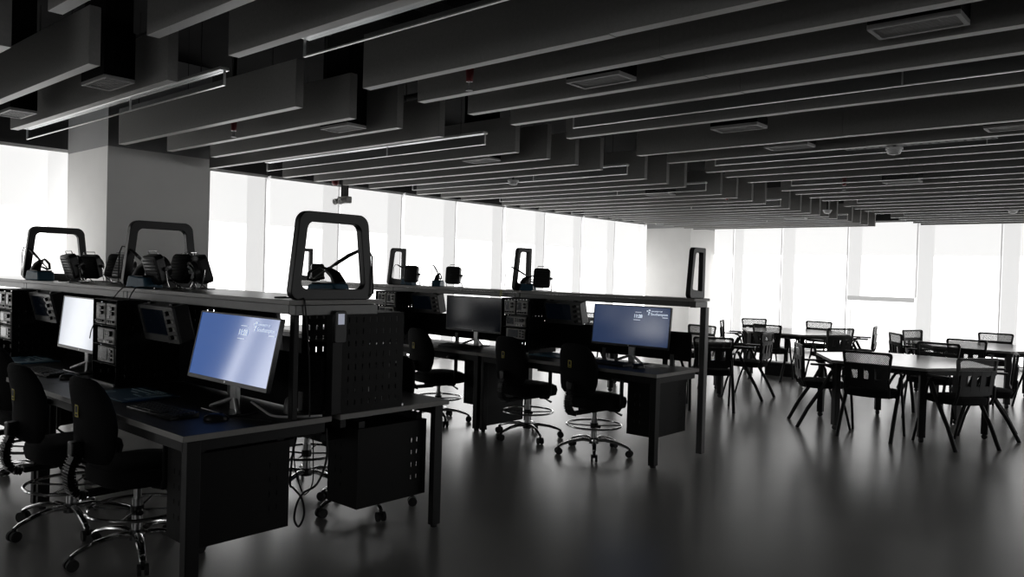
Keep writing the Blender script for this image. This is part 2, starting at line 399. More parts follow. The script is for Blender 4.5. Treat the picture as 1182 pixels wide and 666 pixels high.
def tray(x0, x1, y, z, label):
    t = thing('cable_tray', (x0, y, z), 0, label, 'cable tray'); L = x1 - x0
    nx = int(L / .06); xs = [0]
    for j in range(nx): xs += [.02 + j * L / nx, .045 + j * L / nx]
    xs.append(L); ys = [-.05, -.03, -.008, .008, .03, .05]
    MB().perf(xs, ys, {(1 + 2 * j, r) for j in range(nx) for r in (1, 3)}, XY(0), .004).build('perforated_base', 'grille', t, smooth=False)
    MB().bx(0, L, -.054, -.05, 0, .05).bx(0, L, .05, .054, 0, .05).build('side_flange', 'grille', t)
    for x in (.2, L - .2): MB().cyl((x, 0, .004), (x, 0, ZC - z), .004, n=6).build('hanger_rod', 'pipe', t)
tray(-2.3, -1.2, 6.78, 2.63, 'grey perforated cable tray by the dome detector')
tray(-6.3, -5.3, 7.22, 2.63, 'grey perforated cable tray in the window-side bank')
def dome(x, y, z, label):
    t = thing('smoke_detector', (x, y, z), 0, label, 'detector', 'ceiling detectors')
    MB().loft([sell(0, .025, .025, e=2), sell(.006, .045, .045, e=2), sell(.03, .055, .055, e=2), sell(.04, .05, .05, e=2)]).build('dome', 'white', t)
    MB().loft([sell(.04, .065, .065, e=2), sell(.055, .065, .065, e=2)]).build('base', 'white', t)
    MB().cyl((0, 0, .055), (0, 0, ZC - z), .012, n=10).build('stem', 'pipe', t)
dome(-1.88, 6.66, 2.54, 'white dome detector on the ceiling, nearest the right photo edge')
dome(-6.04, 6.80, 2.54, 'white dome detector under the window-side baffles')
dome(-2.05, 12.9, 2.56, 'small white dome detector far off in the middle bank')
dome(-4.3, 12.0, 2.56, 'small white dome detector in the gap between the banks')
def sprinkler(x, y, label):
    t = thing('sprinkler', (x, y, 2.55), 0, label, 'sprinkler', 'sprinkler heads between the baffles')
    MB().cyl((0, 0, .05), (0, 0, .16), .02, .028, 12).build('escutcheon', 'red', t)
    MB().cyl((0, 0, .16), (0, 0, ZC - 2.55), .014, n=10).build('drop_pipe', 'duct', t)
    MB().cyl((0, 0, 0), (0, 0, .006), .022, n=12).cyl((.012, 0, .004), (.008, 0, .052), .003, n=6).cyl((-.012, 0, .004), (-.008, 0, .052), .003, n=6).build('spray_head', 'steel2', t)
sprinkler(-3.2, 3.20, 'sprinkler head with red collar hanging by the nearest middle baffle end')
sprinkler(-5.93, 3.25, 'sprinkler head hanging between window-side baffles above the column')
sprinkler(-4.9, 9.9, 'sprinkler head hanging low in the far window-side baffles')
sprinkler(-3.05, 9.0, 'sprinkler head hanging in the far middle baffles')
# dark services above the baffles
def duct(x0, x1, y0, y1, z0, z1, label):
    t = thing('ceiling_duct', ((x0 + x1) / 2, (y0 + y1) / 2, z0), 0, label, 'duct')
    lx, ly = (x1 - x0) / 2, (y1 - y0) / 2
    MB().bx(-lx, lx, -ly, ly, 0, z1 - z0).build('casing', 'duct', t, .01)
    b = MB(); long_x = lx > ly
    for k in range(6):
        c = (-.83 + .333 * k)
        if long_x: b.bx(c * lx - .02, c * lx + .02, -ly - .02, ly + .02, -.02, z1 - z0 + .02)
        else: b.bx(-lx - .02, lx + .02, c * ly - .02, c * ly + .02, -.02, z1 - z0 + .02)
    b.build('flange', 'pipe', t)
    for sx in (-.6, .6): MB().cyl((sx * lx, 0, z1 - z0), (sx * lx, 0, ZC - z0), .006, n=6).build('hanger_rod', 'pipe', t)
duct(-4.62, -4.0, .5, 15.8, 3.12, 3.5, 'black main air duct running above the gap between baffle banks')
duct(-9.6, -8.9, 5.2, 15.2, 3.05, 3.4, 'black air duct above the left window blinds')
def pipe(p0, p1, r, label):
    t = thing('service_pipe', p0, 0, label, 'pipe'); d = V(p1) - V(p0)
    MB().cyl((0, 0, 0), d, r, n=12).build('pipe_run', 'pipe', t)
    b = MB()
    for k in (.2, .5, .8): b.cyl(d * k + V((0, 0, r)), d * k + V((0, 0, ZC - p0[2])), .005, n=6)
    b.build('hanger', 'pipe', t)
pipe((-3.95, .5, 3.28), (-3.95, 15.8, 3.28), .05, 'dark sprinkler pipe beside the main air duct')
pipe((-8.6, 2.72, 3.3), (-3.8, 2.72, 3.3), .04, 'dark pipe crossing above the nearest window-side light')
pipe((-8.6, 5.06, 3.2), (-4.8, 5.06, 3.2), .035, 'dark pipe crossing above the second window-side light')
# twin camera on bracket and red alarm
t = thing('security_camera', (-8.55, 6.28, 2.36), 0, 'pale twin security camera on a grey bracket in front of the blinds', 'camera')
MB().bx(-.07, .07, -.01, .01, .10, .46).build('bracket', 'pipe', t)
MB().cyl((0, 0, .46), (0, 0, ZC - 2.36), .02, n=10).build('pole', 'pipe', t)
MB().bx(-.10, .10, -.05, .05, .02, .11).build('housing', 'face', t, .015)
for sx in (-.06, .06):
    q = MB().cyl((sx, -.05, .05), (sx, -.12, .03), .034, .04).build('lens_barrel', 'face', t)
    MB().cyl((sx, -.12, .03), (sx, -.125, .029), .026).build('lens', 'facek', q)
t = thing('alarm_beacon', (-8.72, 6.25, 2.62), 0, 'small red alarm beacon under the ceiling beside the twin camera', 'alarm')
MB().loft([sell(0, .02, .02, e=2), sell(.02, .045, .045, e=2), sell(.08, .05, .05, e=2)]).build('lens', 'red', t)
MB().cyl((0, 0, .08), (0, 0, ZC - 2.62), .02, n=12).build('stem', 'duct', t)

# ------------------------------------------------------------------ benches
U = 1.95
def desk_proto(D=.78):
    """local: right end at x=0 runs to x=-U, front edge y=0, back y=.78"""
    t = thing('workbench', (0, 0, 0), 0, 'x', 'workbench')
    b = MB(); b.bx(-U + .002, 0, 0, D, .722, .75)
    b.m = [1, 0, 1, 1, 1, 1]
    b.build('tabletop', ['top', 'edge'], t, .0015, smooth=False)
    MB().bx(-U + .06, -.06, .03, .07, .665, .718).bx(-U + .06, -.06, D - .08, D - .04, .665, .718).build('long_beam', 'metal', t, .003)
    MB().bx(-.072, -.028, .07, D - .02, .665, .718).build('cross_beam', 'metal', t, .003)
    MB().bx(-.075, -.020, .03, .095, .015, .718).build('leg', 'metal', t, .004)
    MB().bx(-U + .02, -U + .06, .03, .095, .015, .718).build('leg', 'metal', t, .004)
    if D < .75: MB().bx(-U + .03, -U + .05, .095, D - .06, .05, .66).build('leg_panel', 'metal', t, .003)
    MB().cyl((-.048, .062, 0), (-.048, .062, .016), .024).build('foot_glide', 'rubber', t)
    MB().cyl((-U + .04, .062, 0), (-U + .04, .062, .016), .02).build('foot_glide', 'rubber', t)
    MB().bx(-U + .25, -.25, .60, .72, .56, .60).bx(-U + .25, -.25, .595, .60, .56, .66).bx(-U + .25, -.25, .72, .725, .56, .66).build('cable_tray', 'metal', t)
    return t
desk = Stamp(desk_proto()); desk2 = Stamp(desk_proto(.69))
R1X, R1Y, R2X, R2Y = -3.325, 1.617, -3.19, 5.35
for k in range(3):
    who = ['nearest bench at the aisle end', 'middle bench', 'bench farthest from the aisle'][k]
    desk.put((R1X - U * k, R1Y, 0), 0, 'charcoal workbench, ' + who + ' on the front side of the near row', 'workbenches')
for k in range(3):
    who = ['nearest bench at the aisle end', 'middle bench', 'bench farthest from the aisle'][k]
    desk.put((R1X - U * k - U, 3.232, 0), PI, 'charcoal workbench, ' + who + ' on the back side of the near row', 'workbenches')
for k in range(3):
    who = ['nearest bench at the aisle end', 'middle bench', 'bench farthest from the aisle'][k]
    desk2.put((R2X - U * k, R2Y, 0), 0, 'charcoal workbench, ' + who + ' of the second row', 'workbenches')

def shelf_unit(x, yc, w, label, end, single):
    t = thing('overhead_shelf', (x, yc, 0), 0, label, 'shelf', 'raised shelves over the workbenches')
    b = MB().bx(-U + .002, 0, -w / 2, w / 2, 1.322, 1.345); b.m = [1, 0, 1, 1, 1, 1]
    b.build('shelf_board', ['shelft', 'edge'], t, .0015, smooth=False)
    yr = w / 2 - .035
    MB().bx(-U + .005, -.06, -yr, -yr + .03, 1.272, 1.320).build('front_rail', 'alud', t, .003)
    if not single: MB().bx(-U + .005, -.06, yr - .03, yr, 1.272, 1.320).build('rear_rail', 'alud', t, .003)
    MB().bx(-.058, -.004, -yr, yr, 1.268, 1.320).build('cross_rail', 'alud', t, .003)
    yp = .0 if not single else w / 2 - .03
    z0 = .753 if not single else .012
    MB().bx(-.058, -.004, yp - .03, yp + .03, z0, 1.268).build('post', 'alud' if single else 'metal', t, .003)
    if not single: MB().bx(-.050, -.012, -yr, -yr + .03, z0, 1.268).build('post', 'metal', t, .003)
    if end: MB().bx(-U + .01, -U + .05, yp - .03, yp + .03, z0, 1.268).build('post', 'metal', t, .003)
    return t
for k in range(3):
    shelf_unit(R1X - U * k, 2.4245, .58, 'grey raised shelf above the near bench row, ' + ['section at the aisle end', 'middle section', 'section farthest from the aisle'][k], k == 2, False)
for k in range(3):
    shelf_unit(R2X + .02 - U * k, 6.015, .275, 'narrow grey raised shelf above the second bench row, ' + ['section at the aisle end', 'middle section', 'section farthest from the aisle'][k], k == 2, True)

# upright rounded frames on the shelves
def frame_obj(name, outer, inner, label, group, loc):
    t = MB().ring(outer, inner, YZ(0), -.022, .022).build(name, 'plastic', None, .004, ang=50)
    t.location = loc
    return tag(t, label, 'frame', group)
o_ = roundpoly([(-.258, 0), (.258, 0), (.207, .445), (-.207, .445)], [.045, .045, .06, .06], 7)
i_ = roundpoly([(-.198, .055), (.198, .055), (.160, .393), (-.160, .393)], [.035, .035, .04, .04], 7)
for k, l in enumerate(['black rounded upright frame standing across the aisle end of the near shelf', 'black rounded upright frame on the near shelf in front of the grey column', 'black rounded upright frame at the left photo edge on the near shelf', 'black rounded upright frame at the hidden end of the near shelf']):
    if k < 3: frame_obj('shelf_frame', o_, i_, l, 'upright frames on the shelves', (-3.365 - 1.955 * k, 2.405, 1.345))
o2 = roundpoly([(-.135, 0), (.125, 0), (.125, .43), (-.085, .43)], [.035, .012, .012, .04], 6)
i2 = roundpoly([(-.088, .075), (.078, .06), (.078, .388), (-.045, .388)], [.02, .01, .01, .03], 6)
for k, l in enumerate(['narrow black upright frame at the aisle end of the second-row shelf', 'narrow black upright frame on the second-row shelf above the paired power supplies', 'narrow black upright frame on the second-row shelf farther left', 'narrow black upright frame at the far end of the second-row shelf']):
    frame_obj('shelf_frame', o2, i2, l, 'upright frames on the shelves', (-3.235 - 1.95 * k + (.04 if k == 3 else 0), 6.012, 1.345))

# equipment racks
def rack_proto():
    """local: right side x=0, left x=-.36, front y=0, depth .42, base z=0"""
    t = thing('equipment_rack', (0, 0, 0), 0, 'x', 'equipment rack')
    D, H, W = .42, .525, .36
    cx = [.05 + .046 * j for j in range(8)]; rz = [.055 + .062 * j for j in range(8)]
    us = [0]; [us.extend((c - .004, c + .004)) for c in cx]; us.append(D)
    vs = [0]; [vs.extend((r - .014, r + .014)) for r in rz]; vs.append(H)
    hs = {(1 + 2 * i, 1 + 2 * j) for i in range(8) for j in range(8)}
    MB().perf(us, vs, hs, YZ(-.003), .003).build('perforated_side', 'cab', t, smooth=False)
    MB().perf(us, vs, hs, YZ(-W), .003).build('perforated_side', 'cab', t, smooth=False)
    MB().bx(-W + .003, -.003, .004, D, H - .004, H).build('top_panel', 'cab', t)
    MB().bx(-W + .003, -.003, D - .004, D, .003, .26).build('back_panel', 'cab', t)
    for z in (.003, .13, .245, .365): MB().bx(-W + .003, -.003, .0, D - .005, z - .003, z).build('rack_shelf', 'cab', t)
    MB().bx(-W + .002, -.002, -.012, -.0, -.0, .014).build('front_lip', 'alu', t)
    return t
rack = Stamp(rack_proto())
racks = []
for k in range(2):
    racks.append(rack.put((R1X - 1.60 - U * k - .01, 1.97, .75), 0, 'black instrument rack on the near row, ' + ['between the blue and pale monitors', 'at the left photo edge'][k], 'equipment racks').location.copy())
for k in range(3):
    rack.put((R1X - U * k - .37, 2.872, .75), PI, 'black perforated rack on the back side of the near row, ' + ['at the aisle end', 'middle one', 'farthest from the aisle'][k], 'equipment racks')
for k in range(2):
    racks.append(rack.put((R2X - 1.60 - U * k, 5.68, .75), 0, 'black instrument rack on the second row, ' + ['between the blue screen and the dark screen', 'beside the frame farther left'][k], 'equipment racks').location.copy())

def ins_power():
    t = thing('power_supply', (0, 0, 0), 0, 'x', 'power supply')
    MB().bx(-.07, .07, .012, .25, .004, .135).build('case', 'facek', t, .004)
    MB().bx(-.07, .07, 0, .012, .004, .135).build('faceplate', 'face', t, .003)
    MB().bx(-.055, -.012, -.003, 0, .045, .118).build('display', 'lcd', t)
    for z in (.105, .075): MB().cyl((.035, 0, z), (.035, -.016, z), .012, n=12).build('knob', 'plastic', t)
    for x in (-.045, -.015, .015, .045): MB().cyl((x, 0, .024), (x, -.014, .024), .008, n=10).build('terminal', 'plastic', t)
    for x in (-.06, .06): MB().bx(x - .006, x + .006, .02, .23, 0, .004).build('foot', 'rubber', t)
    return t
def ins_gen():
    t = thing('signal_generator', (0, 0, 0), 0, 'x', 'signal generator')
    MB().bx(-.125, .125, .012, .28, .004, .10).build('case', 'facek', t, .004)
    MB().bx(-.125, .125, 0, .012, .004, .10).build('faceplate', 'face', t, .003)
    MB().bx(-.115, -.03, -.003, 0, .028, .09).build('display', 'lcd', t)
    MB().cyl((.085, 0, .07), (.085, -.018, .07), .017, n=14).build('knob', 'plastic', t)
    for i in range(3):
        for j in range(2): MB().bx(-.01 + .024 * i, .006 + .024 * i, -.004, 0, .055 + .018 * j, .067 + .018 * j).build('button', 'facek', t)
    for x in (.03, .06, .09): MB().cyl((x, 0, .022), (x, -.02, .022), .008, n=10).build('socket', 'steel', t)
    for x in (-.1, .1): MB().bx(x - .008, x + .008, .02, .25, 0, .004).build('foot', 'rubber', t)
    return t
def ins_meter():
    t = thing('bench_multimeter', (0, 0, 0), 0, 'x', 'multimeter')
    MB().bx(-.12, .12, .012, .27, .004, .10).build('case', 'facek', t, .004)
    MB().bx(-.12, .12, 0, .012, .004, .10).build('faceplate', 'face', t, .003)
    MB().bx(-.095, .03, -.003, 0, .02, .09).build('display', 'lcd', t)
    for j in range(3): MB().bx(.05, .07, -.004, 0, .02 + .026 * j, .038 + .026 * j).build('button', 'facek', t)
    for j in range(3): MB().cyl((.096, 0, .025 + .026 * j), (.096, -.01, .025 + .026 * j), .009, n=10).build('socket', 'facek', t)
    for x in (-.1, .1): MB().bx(x - .008, x + .008, .02, .25, 0, .004).build('foot', 'rubber', t)
    return t
P_, G_, W_ = Stamp(ins_power()), Stamp(ins_gen()), Stamp(ins_meter())
rn = ['rack between the blue and pale monitors', 'rack at the left photo edge', 'second-row rack beside the dark screen', 'second-row rack farther left']
for r, l in zip(racks, rn):
    P_.put((r.x - .26, r.y + .006, r.z + .366), 0, 'pale-faced power supply, left of the pair atop the ' + l, 'power supplies')
    P_.put((r.x - .10, r.y + .006, r.z + .366), 0, 'pale-faced power supply, right of the pair atop the ' + l, 'power supplies')
    G_.put((r.x - .175, r.y + .006, r.z + .246), 0, 'pale-faced signal generator in the ' + l, 'signal generators')
    W_.put((r.x - .175, r.y + .006, r.z + .131), 0, 'pale-faced multimeter with square display in the ' + l, 'multimeters')

x0, y0 = R1X - .37, 2.872  # instruments added in the end rack to block light through its perforations
P_.put((x0 + .26, y0 - .006, .75 + .366), PI, 'power supply added behind the perforated rack side at the aisle end', 'power supplies')
G_.put((x0 + .175, y0 - .006, .75 + .246), PI, 'signal generator added behind the perforated rack side at the aisle end', 'signal generators')
W_.put((x0 + .175, y0 - .006, .75 + .131), PI, 'multimeter added behind the perforated rack side at the aisle end', 'multimeters')
# oscilloscopes slung under the shelf, tilted down
def scope_proto():
    t = thing('oscilloscope', (0, 0, 0), 0, 'x', 'oscilloscope')
    T = Matrix.Translation((0, 0, -.005)) @ Matrix.Rotation(math.radians(14), 4, 'X')
    MB().bx(-.19, .19, .0, .09, -.215, 0, T=T).build('case', 'facek', t, .008)
    def tf(u, v, w): return T @ V((u, w, v))
    MB().ring(rrect(-.192, .192, -.217, .002, .012), rrect(-.17, .085, -.175, -.02, .006), tf, -.012, .004).build('front_frame', 'alud', t)
    MB().bx(-.17, .085, -.004, 0, -.175, -.02, T=T).build('screen', 'scr_e', t)
    b = MB()
    for i in range(4):
        MBk = MB().tube([T @ V((.135, -.012, -.035 - .048 * i)), T @ V((.135, -.032, -.035 - .048 * i))], .014, 12).build('knob', 'plastic', t)
    for i in range(4): MB().bx(.155, .178, -.016, -.012, -.045 - .048 * i, -.025 - .048 * i, T=T).build('button', 'face', t)
    for x in (-.12, .12): MB().bx(x - .015, x + .015, .02, .07, -.02, .012).build('hanger_bracket', 'metal', t)
    return t
sc_ = Stamp(scope_proto())
sc_.put((-4.63, 2.07, 1.262), 0, 'oscilloscope tilted down under the near shelf beside the rack and large lit monitor', 'oscilloscopes')
sc_.put((-6.58, 2.07, 1.262), 0, 'oscilloscope tilted down under the near shelf nearest the left photo edge', 'oscilloscopes')
sc_.put((-4.58, 5.90, 1.262), 0, 'oscilloscope tilted down under the second-row shelf left of the blue screen', 'oscilloscopes')
sc_.put((-6.52, 5.90, 1.262), 0, 'oscilloscope tilted down under the second-row shelf left of the dark screen', 'oscilloscopes')

for o_s in [o for o in COL.objects if o.name.startswith('oscilloscope')]: o_s.scale = (1.18, 1, 1)
# monitors
def text(body, size, x, z, parent, T, name, align='LEFT', bold=0):
    c = bpy.data.curves.new(name, 'FONT'); c.body = body; c.size = size; c.align_x = align; c.extrude = .0003; c.offset = bold
    c.materials.append(M['text'])
    tmp = bpy.data.objects.new('tmp', c); COL.objects.link(tmp); bpy.context.view_layer.update()
    me = bpy.data.meshes.new_from_object(tmp.evaluated_get(bpy.context.evaluated_depsgraph_get()))
    bpy.data.objects.remove(tmp)
    o = bpy.data.objects.new(name, me); COL.objects.link(o); o.parent = parent
    o.matrix_local = T @ Matrix.Translation((x, -.0040, z)) @ Matrix.Rotation(PI / 2, 4, 'X')
    return o
def monitor(loc, rz, label, scr, tilt=6, writing=True):
    t = thing('monitor', loc, rz, label, 'monitor', 'ultrawide monitors')
    W, H = .80, .365
    T = Matrix.Translation((0, 0, .145)) @ Matrix.Rotation(math.radians(-tilt), 4, 'X')
    bx = MB(); bx.ring(rrect(-W / 2, W / 2, 0, H, .006, 2), rrect(-W / 2 + .008, W / 2 - .008, .020, H - .008, .003, 2), lambda u, v, w: T @ V((u, w, v)), -.004, .02)
    bx.build('bezel', 'bezel', t)
    s = MB().bx(-W / 2 + .008, W / 2 - .008, -.0015, .0, .020, H - .008, T=T).build('screen', scr, t)
    MB().bx(-W / 2 + .004, W / 2 - .004, .003, .024, .004, H - .004, T=T).bx(-.26, .26, .024, .05, .05, H - .07, T=T).build('back_shell', 'bezel', t, .006)
    MB().tube([T @ V((0, -.0055, .010)), T @ V((0, -.003, .010))], .006, 10).build('power_badge', 'steel', t)
    MB().bx(-.03, .03, .045, .075, .006, .30).build('stand_neck', 'alu', t, .006)
    for sx in (-.14, .14): MB().tube([(0, .06, .07), (sx, .0, .012)], .012, 10).build('stand_leg', 'alu', t)
    MB().bx(-.15, .15, -.05, .11, 0, .010).build('stand_base', 'bezel', t, .004)
    if writing:
        text('11:28', .040, .075, .262, s, T, 'clock_digits', 'CENTER', .0012)
        text('Tuesday', .013, .075, .308, s, T, 'date_line', 'CENTER') if False else MB().bx(.045, .105, -.0042, -.0036, .308, .311, T=T).build('date_line', 'text', s)
        MB().bx(.032, .100, -.0042, -.0036, .240, .2435, T=T).build('notice_line', 'text', s)
        text('UNIVERSITY OF', .016, .205, .318, s, T, 'crest_wording')
        text('Southampton', .031, .202, .289, s, T, 'crest_wording')
        MB().bx(.320, .372, -.0042, -.0036, .271, .276, T=T).build('small_line', 'text', s)
        b = MB()
        for dx, dz, w, h in ((.178, .325, .018, .012), (.160, .318, .012, .010), (.178, .305, .014, .012), (.176, .289, .010, .012)): b.bx(dx, dx + w, -.0042, -.0036, dz, dz + h, T=T)
        b.build('crest_mark', 'text', s)
    return t
monitor((-3.765, 2.045, .75), 0, 'large lit blue monitor at the aisle end of the near row', 'scr_a', 12)
monitor((-5.74, 2.05, .75), 0, 'pale glaring monitor between the two racks of the near row', 'scr_d', 6, False)
monitor((-3.79, 5.86, .75), 0, 'dim blue monitor showing the time at the aisle end of the second row', 'scr_b', 5.8)
monitor((-5.71, 5.86, .75), 0, 'dark switched-off monitor on the second row', 'scr_e', 0, False)
for k in range(2): monitor((-4.82 - U * k, 2.80, .75), PI, 'black-backed monitor facing away on the back side of the near row, ' + ['aisle-end bench', 'middle bench'][k], 'scr_c', 6, False)

# low dividers behind the monitors
def divider(x0, x1, y, z0, z1, label):
    t = thing('desk_divider', ((x0 + x1) / 2, y, .75), 0, label, 'desk divider', 'low black dividers along the benches'); w = (x1 - x0) / 2
    MB().prism(rrect(-w, w, z0 - .75, z1 - .75, .03, 5), XZ(0), -.010, .010).build('panel', 'fabric', t, .003)
    for s in (-.8, 0, .8): MB().bx(s * w - .02, s * w + .02, -.014, .014, 0, .10).build('clamp', 'alud', t, .003)
for k in range(3):
    divider(R1X - U * k - U + .05, R1X - U * k - .05, 2.376, .756, 1.05, 'low black divider behind the near-row monitors, ' + ['aisle-end section', 'middle section', 'farthest section'][k])
    divider(R2X - U * k - U + .10, R2X - U * k - .07, 6.02, .80, 1.05, 'low black divider behind the second-row monitors, ' + ['aisle-end section', 'middle section', 'farthest section'][k])

# keyboards, mice, mats
def kb_proto():
    t = thing('keyboard', (0, 0, 0), 0, 'x', 'keyboard')
    MB().prism([(-.075, 0), (.075, 0), (.075, .026), (-.075, .014)], lambda u, v, w: V((w, u, v)), -.225, .225).build('tray', 'plastic', t, .003)
    b = MB()
    for r in range(5):
        for c in range(21):
            if c in (15, 16) and r < 2: continue
            y = -.058 + r * .0235; z = .0155 + (y + .075) * .08; x = -.212 + c * .0206
            b.bx(x, x + .0172, y, y + .019, z, z + .006)
    b.build('key_caps', 'key', t, smooth=False)
    return t
kb = Stamp(kb_proto())
kb.put((-3.93, 1.80, .75), .05, 'black keyboard in front of the large lit monitor', 'keyboards')
kb.put((-5.78, 1.86, .75), .03, 'black keyboard with pale front edge before the pale glaring monitor', 'keyboards')
kb.put((-3.86, 5.62, .75), 0, 'black keyboard before the dim blue monitor on the second row', 'keyboards')
kb.put((-5.65, 5.60, .75), 0, 'black keyboard before the dark switched-off monitor', 'keyboards')
def mouse_proto():
    t = thing('computer_mouse', (0, 0, 0), 0, 'x', 'mouse')
    MB().loft([sell(0, .030, .056, e=2.6), sell(.010, .032, .058, e=2.6), sell(.024, .029, .052, cy=-.002), sell(.033, .021, .038, cy=-.004), sell(.037, .008, .016, cy=-.004)]).build('shell', 'plastic', t)
    MB().tube([(0, .02 + .008 * math.cos(a), .031 + .008 * math.sin(a)) for a in [k * PI / 5 for k in range(10)]], .003, 6, closed=True).build('scroll_wheel', 'rubber', t)
    MB().tube([(0, .055, .012), (.01, .12, .005), (.05, .19, .005), (.12, .24, .005)], .0028, 6).build('cord', 'rubber', t)
    return t
mo = Stamp(mouse_proto())
mo.put((-3.575, 1.90, .75), -.4, 'black wired mouse beside the keyboard of the large lit monitor', 'mice')
mo.put((-5.42, 1.88, .75), -.3, 'black wired mouse before the pale glaring monitor', 'mice')
mo.put((-3.52, 5.60, .75), -.3, 'black wired mouse before the dim blue monitor', 'mice')
def mat_proto():
    t = thing('work_mat', (0, 0, 0), 0, 'x', 'work mat')
    MB().prism(rrect(-.23, .23, -.16, .16, .015), XY(0), 0, .008).build('mat', 'bluemat', t, .002)
    b = MB()
    for x0, x1, y0, y1 in ((-.19, .12, .10, .112), (-.19, .06, .06, .068), (.14, .20, -.12, .12), (-.02, .10, .125, .14), (-.2, -.14, -.12, -.05), (.02, .12, -.02, -.008), (-.1, -.02, .02, .028), (.07, .12, .03, .09)):
        b.bx(x0, x1, y0, y1, .008, .0105)
    b.build('printed_marks', 'blueline', t)
    return t
mt = Stamp(mat_proto())
mt.put((-4.56, 1.93, .75), .0, 'blue printed work mat between the rack and the large lit monitor', 'blue work mats')
mt.put((-6.62, 2.00, .75), .0, 'blue printed work mat at the left photo edge', 'blue work mats')
mt.put((-4.53, 5.80, .75), .0, 'blue printed work mat left of the dim blue monitor', 'blue work mats')

# card reader on the bench end
t = thing('card_reader', (-3.327, 2.424, 1.125), 0, 'slim black reader with a pale sticker on the near shelf post', 'card reader')
MB().prism(rrect(-.036, .036, 0, .165, .012), YZ(0), 0, .024).build('housing', 'plastic', t, .003)
MB().bx(.024, .0255, -.018, .020, .095, .150).build('readout', 'label', t)  # small panel glows with its own pale light, as a lit screen
tag(MB().bx(-.016, .016, -.0012, 0, -.035, .035).build('tape_flag', 'tape', None), 'short strip of yellow tape on the front rail of the second-row shelf', 'tape').location = (-5.34, 5.8755, 1.31)
# pen cup / small speaker near the monitor
t = thing('desk_microphone', (-3.475, 2.235, .75), 0, 'small dark cone-shaped microphone right of the large lit monitor', 'microphone')
MB().loft([sell(.0, .04, .04, e=2), sell(.008, .04, .04, e=2), sell(.012, .02, .02, e=2)]).build('base', 'plastic', t)
MB().loft([sell(.012, .022, .022, e=2), sell(.05, .022, .022, e=2), sell(.085, .014, .014, e=2), sell(.095, .004, .004, e=2)]).build('head', 'alud', t)

# soldering stations
def station_proto():
    t = thing('soldering_station', (0, 0, 0), 0, 'x', 'soldering station')
    MB().prism([(-.085, 0), (.085, 0), (.075, .062), (-.062, .070)], XZ(0), -.05, .05).build('base', 'blue', t, .008)
    MB().bx(-.02, .06, -.045, .045, .063, .072).build('sponge_tray', 'plastic', t, .003)
    MB().tube([(-.055, 0, .065), (-.03, 0, .11), (.01, 0, .135)], [.030, .024, .016], 12).build('holder', 'plastic', t)
    MB().tube([(-.005, 0, .130), (.055, 0, .150), (.112, 0, .118), (.118, 0, .085), (.085, 0, .080), (.03, 0, .095)], .0075, 8).build('guard_loop', 'plastic', t)
    MB().tube([(.09, 0, .088), (.01, 0, .135), (-.055, 0, .178)], [.003, .006, .008], 8).build('iron_tip', 'steel', t)
    i = MB().tube([(-.03, 0, .160), (-.10, 0, .203), (-.165, 0, .232)], [.008, .009, .007], 10).build('iron_handle', 'plastic', t)
    MB().tube([(-.165, 0, .232), (-.20, 0, .235), (-.222, 0, .20), (-.226, 0, .12), (-.232, .0, .03), (-.20, .02, .006), (-.10, .06, .006)], .0035, 6).build('cord', 'rubber', i)
    for sx in (-.07, .07): MB().bx(sx - .01, sx + .01, -.045, .045, -.0, .002).build('foot', 'rubber', t)
    return t
st = Stamp(station_proto())
st.put((-7.08, 2.22, 1.345), .15, 'blue soldering station at the left photo edge on the near shelf', 'soldering stations')
st.put((-5.14, 2.22, 1.345), .15, 'blue soldering station inside the frame before the grey column', 'soldering stations')
st.put((-3.62, 2.57, 1.345), PI + .25, 'blue soldering station behind the near aisle-end frame', 'soldering stations')
st.put((-6.93, 6.02, 1.345), .2, 'blue soldering station behind the square fan on the second-row shelf', 'soldering stations')
st.put((-6.43, 6.02, 1.345), PI / 2 + .5, 'blue soldering station between two square fans on the second-row shelf', 'soldering stations')
st.put((-5.10, 6.00, 1.345), .9, 'blue soldering station beside the narrow frame over the second row', 'soldering stations')

for o_s in [o for o in COL.objects if o.name.startswith('soldering_station')][:3]: o_s.scale = (1.3, 1.3, 1.15)
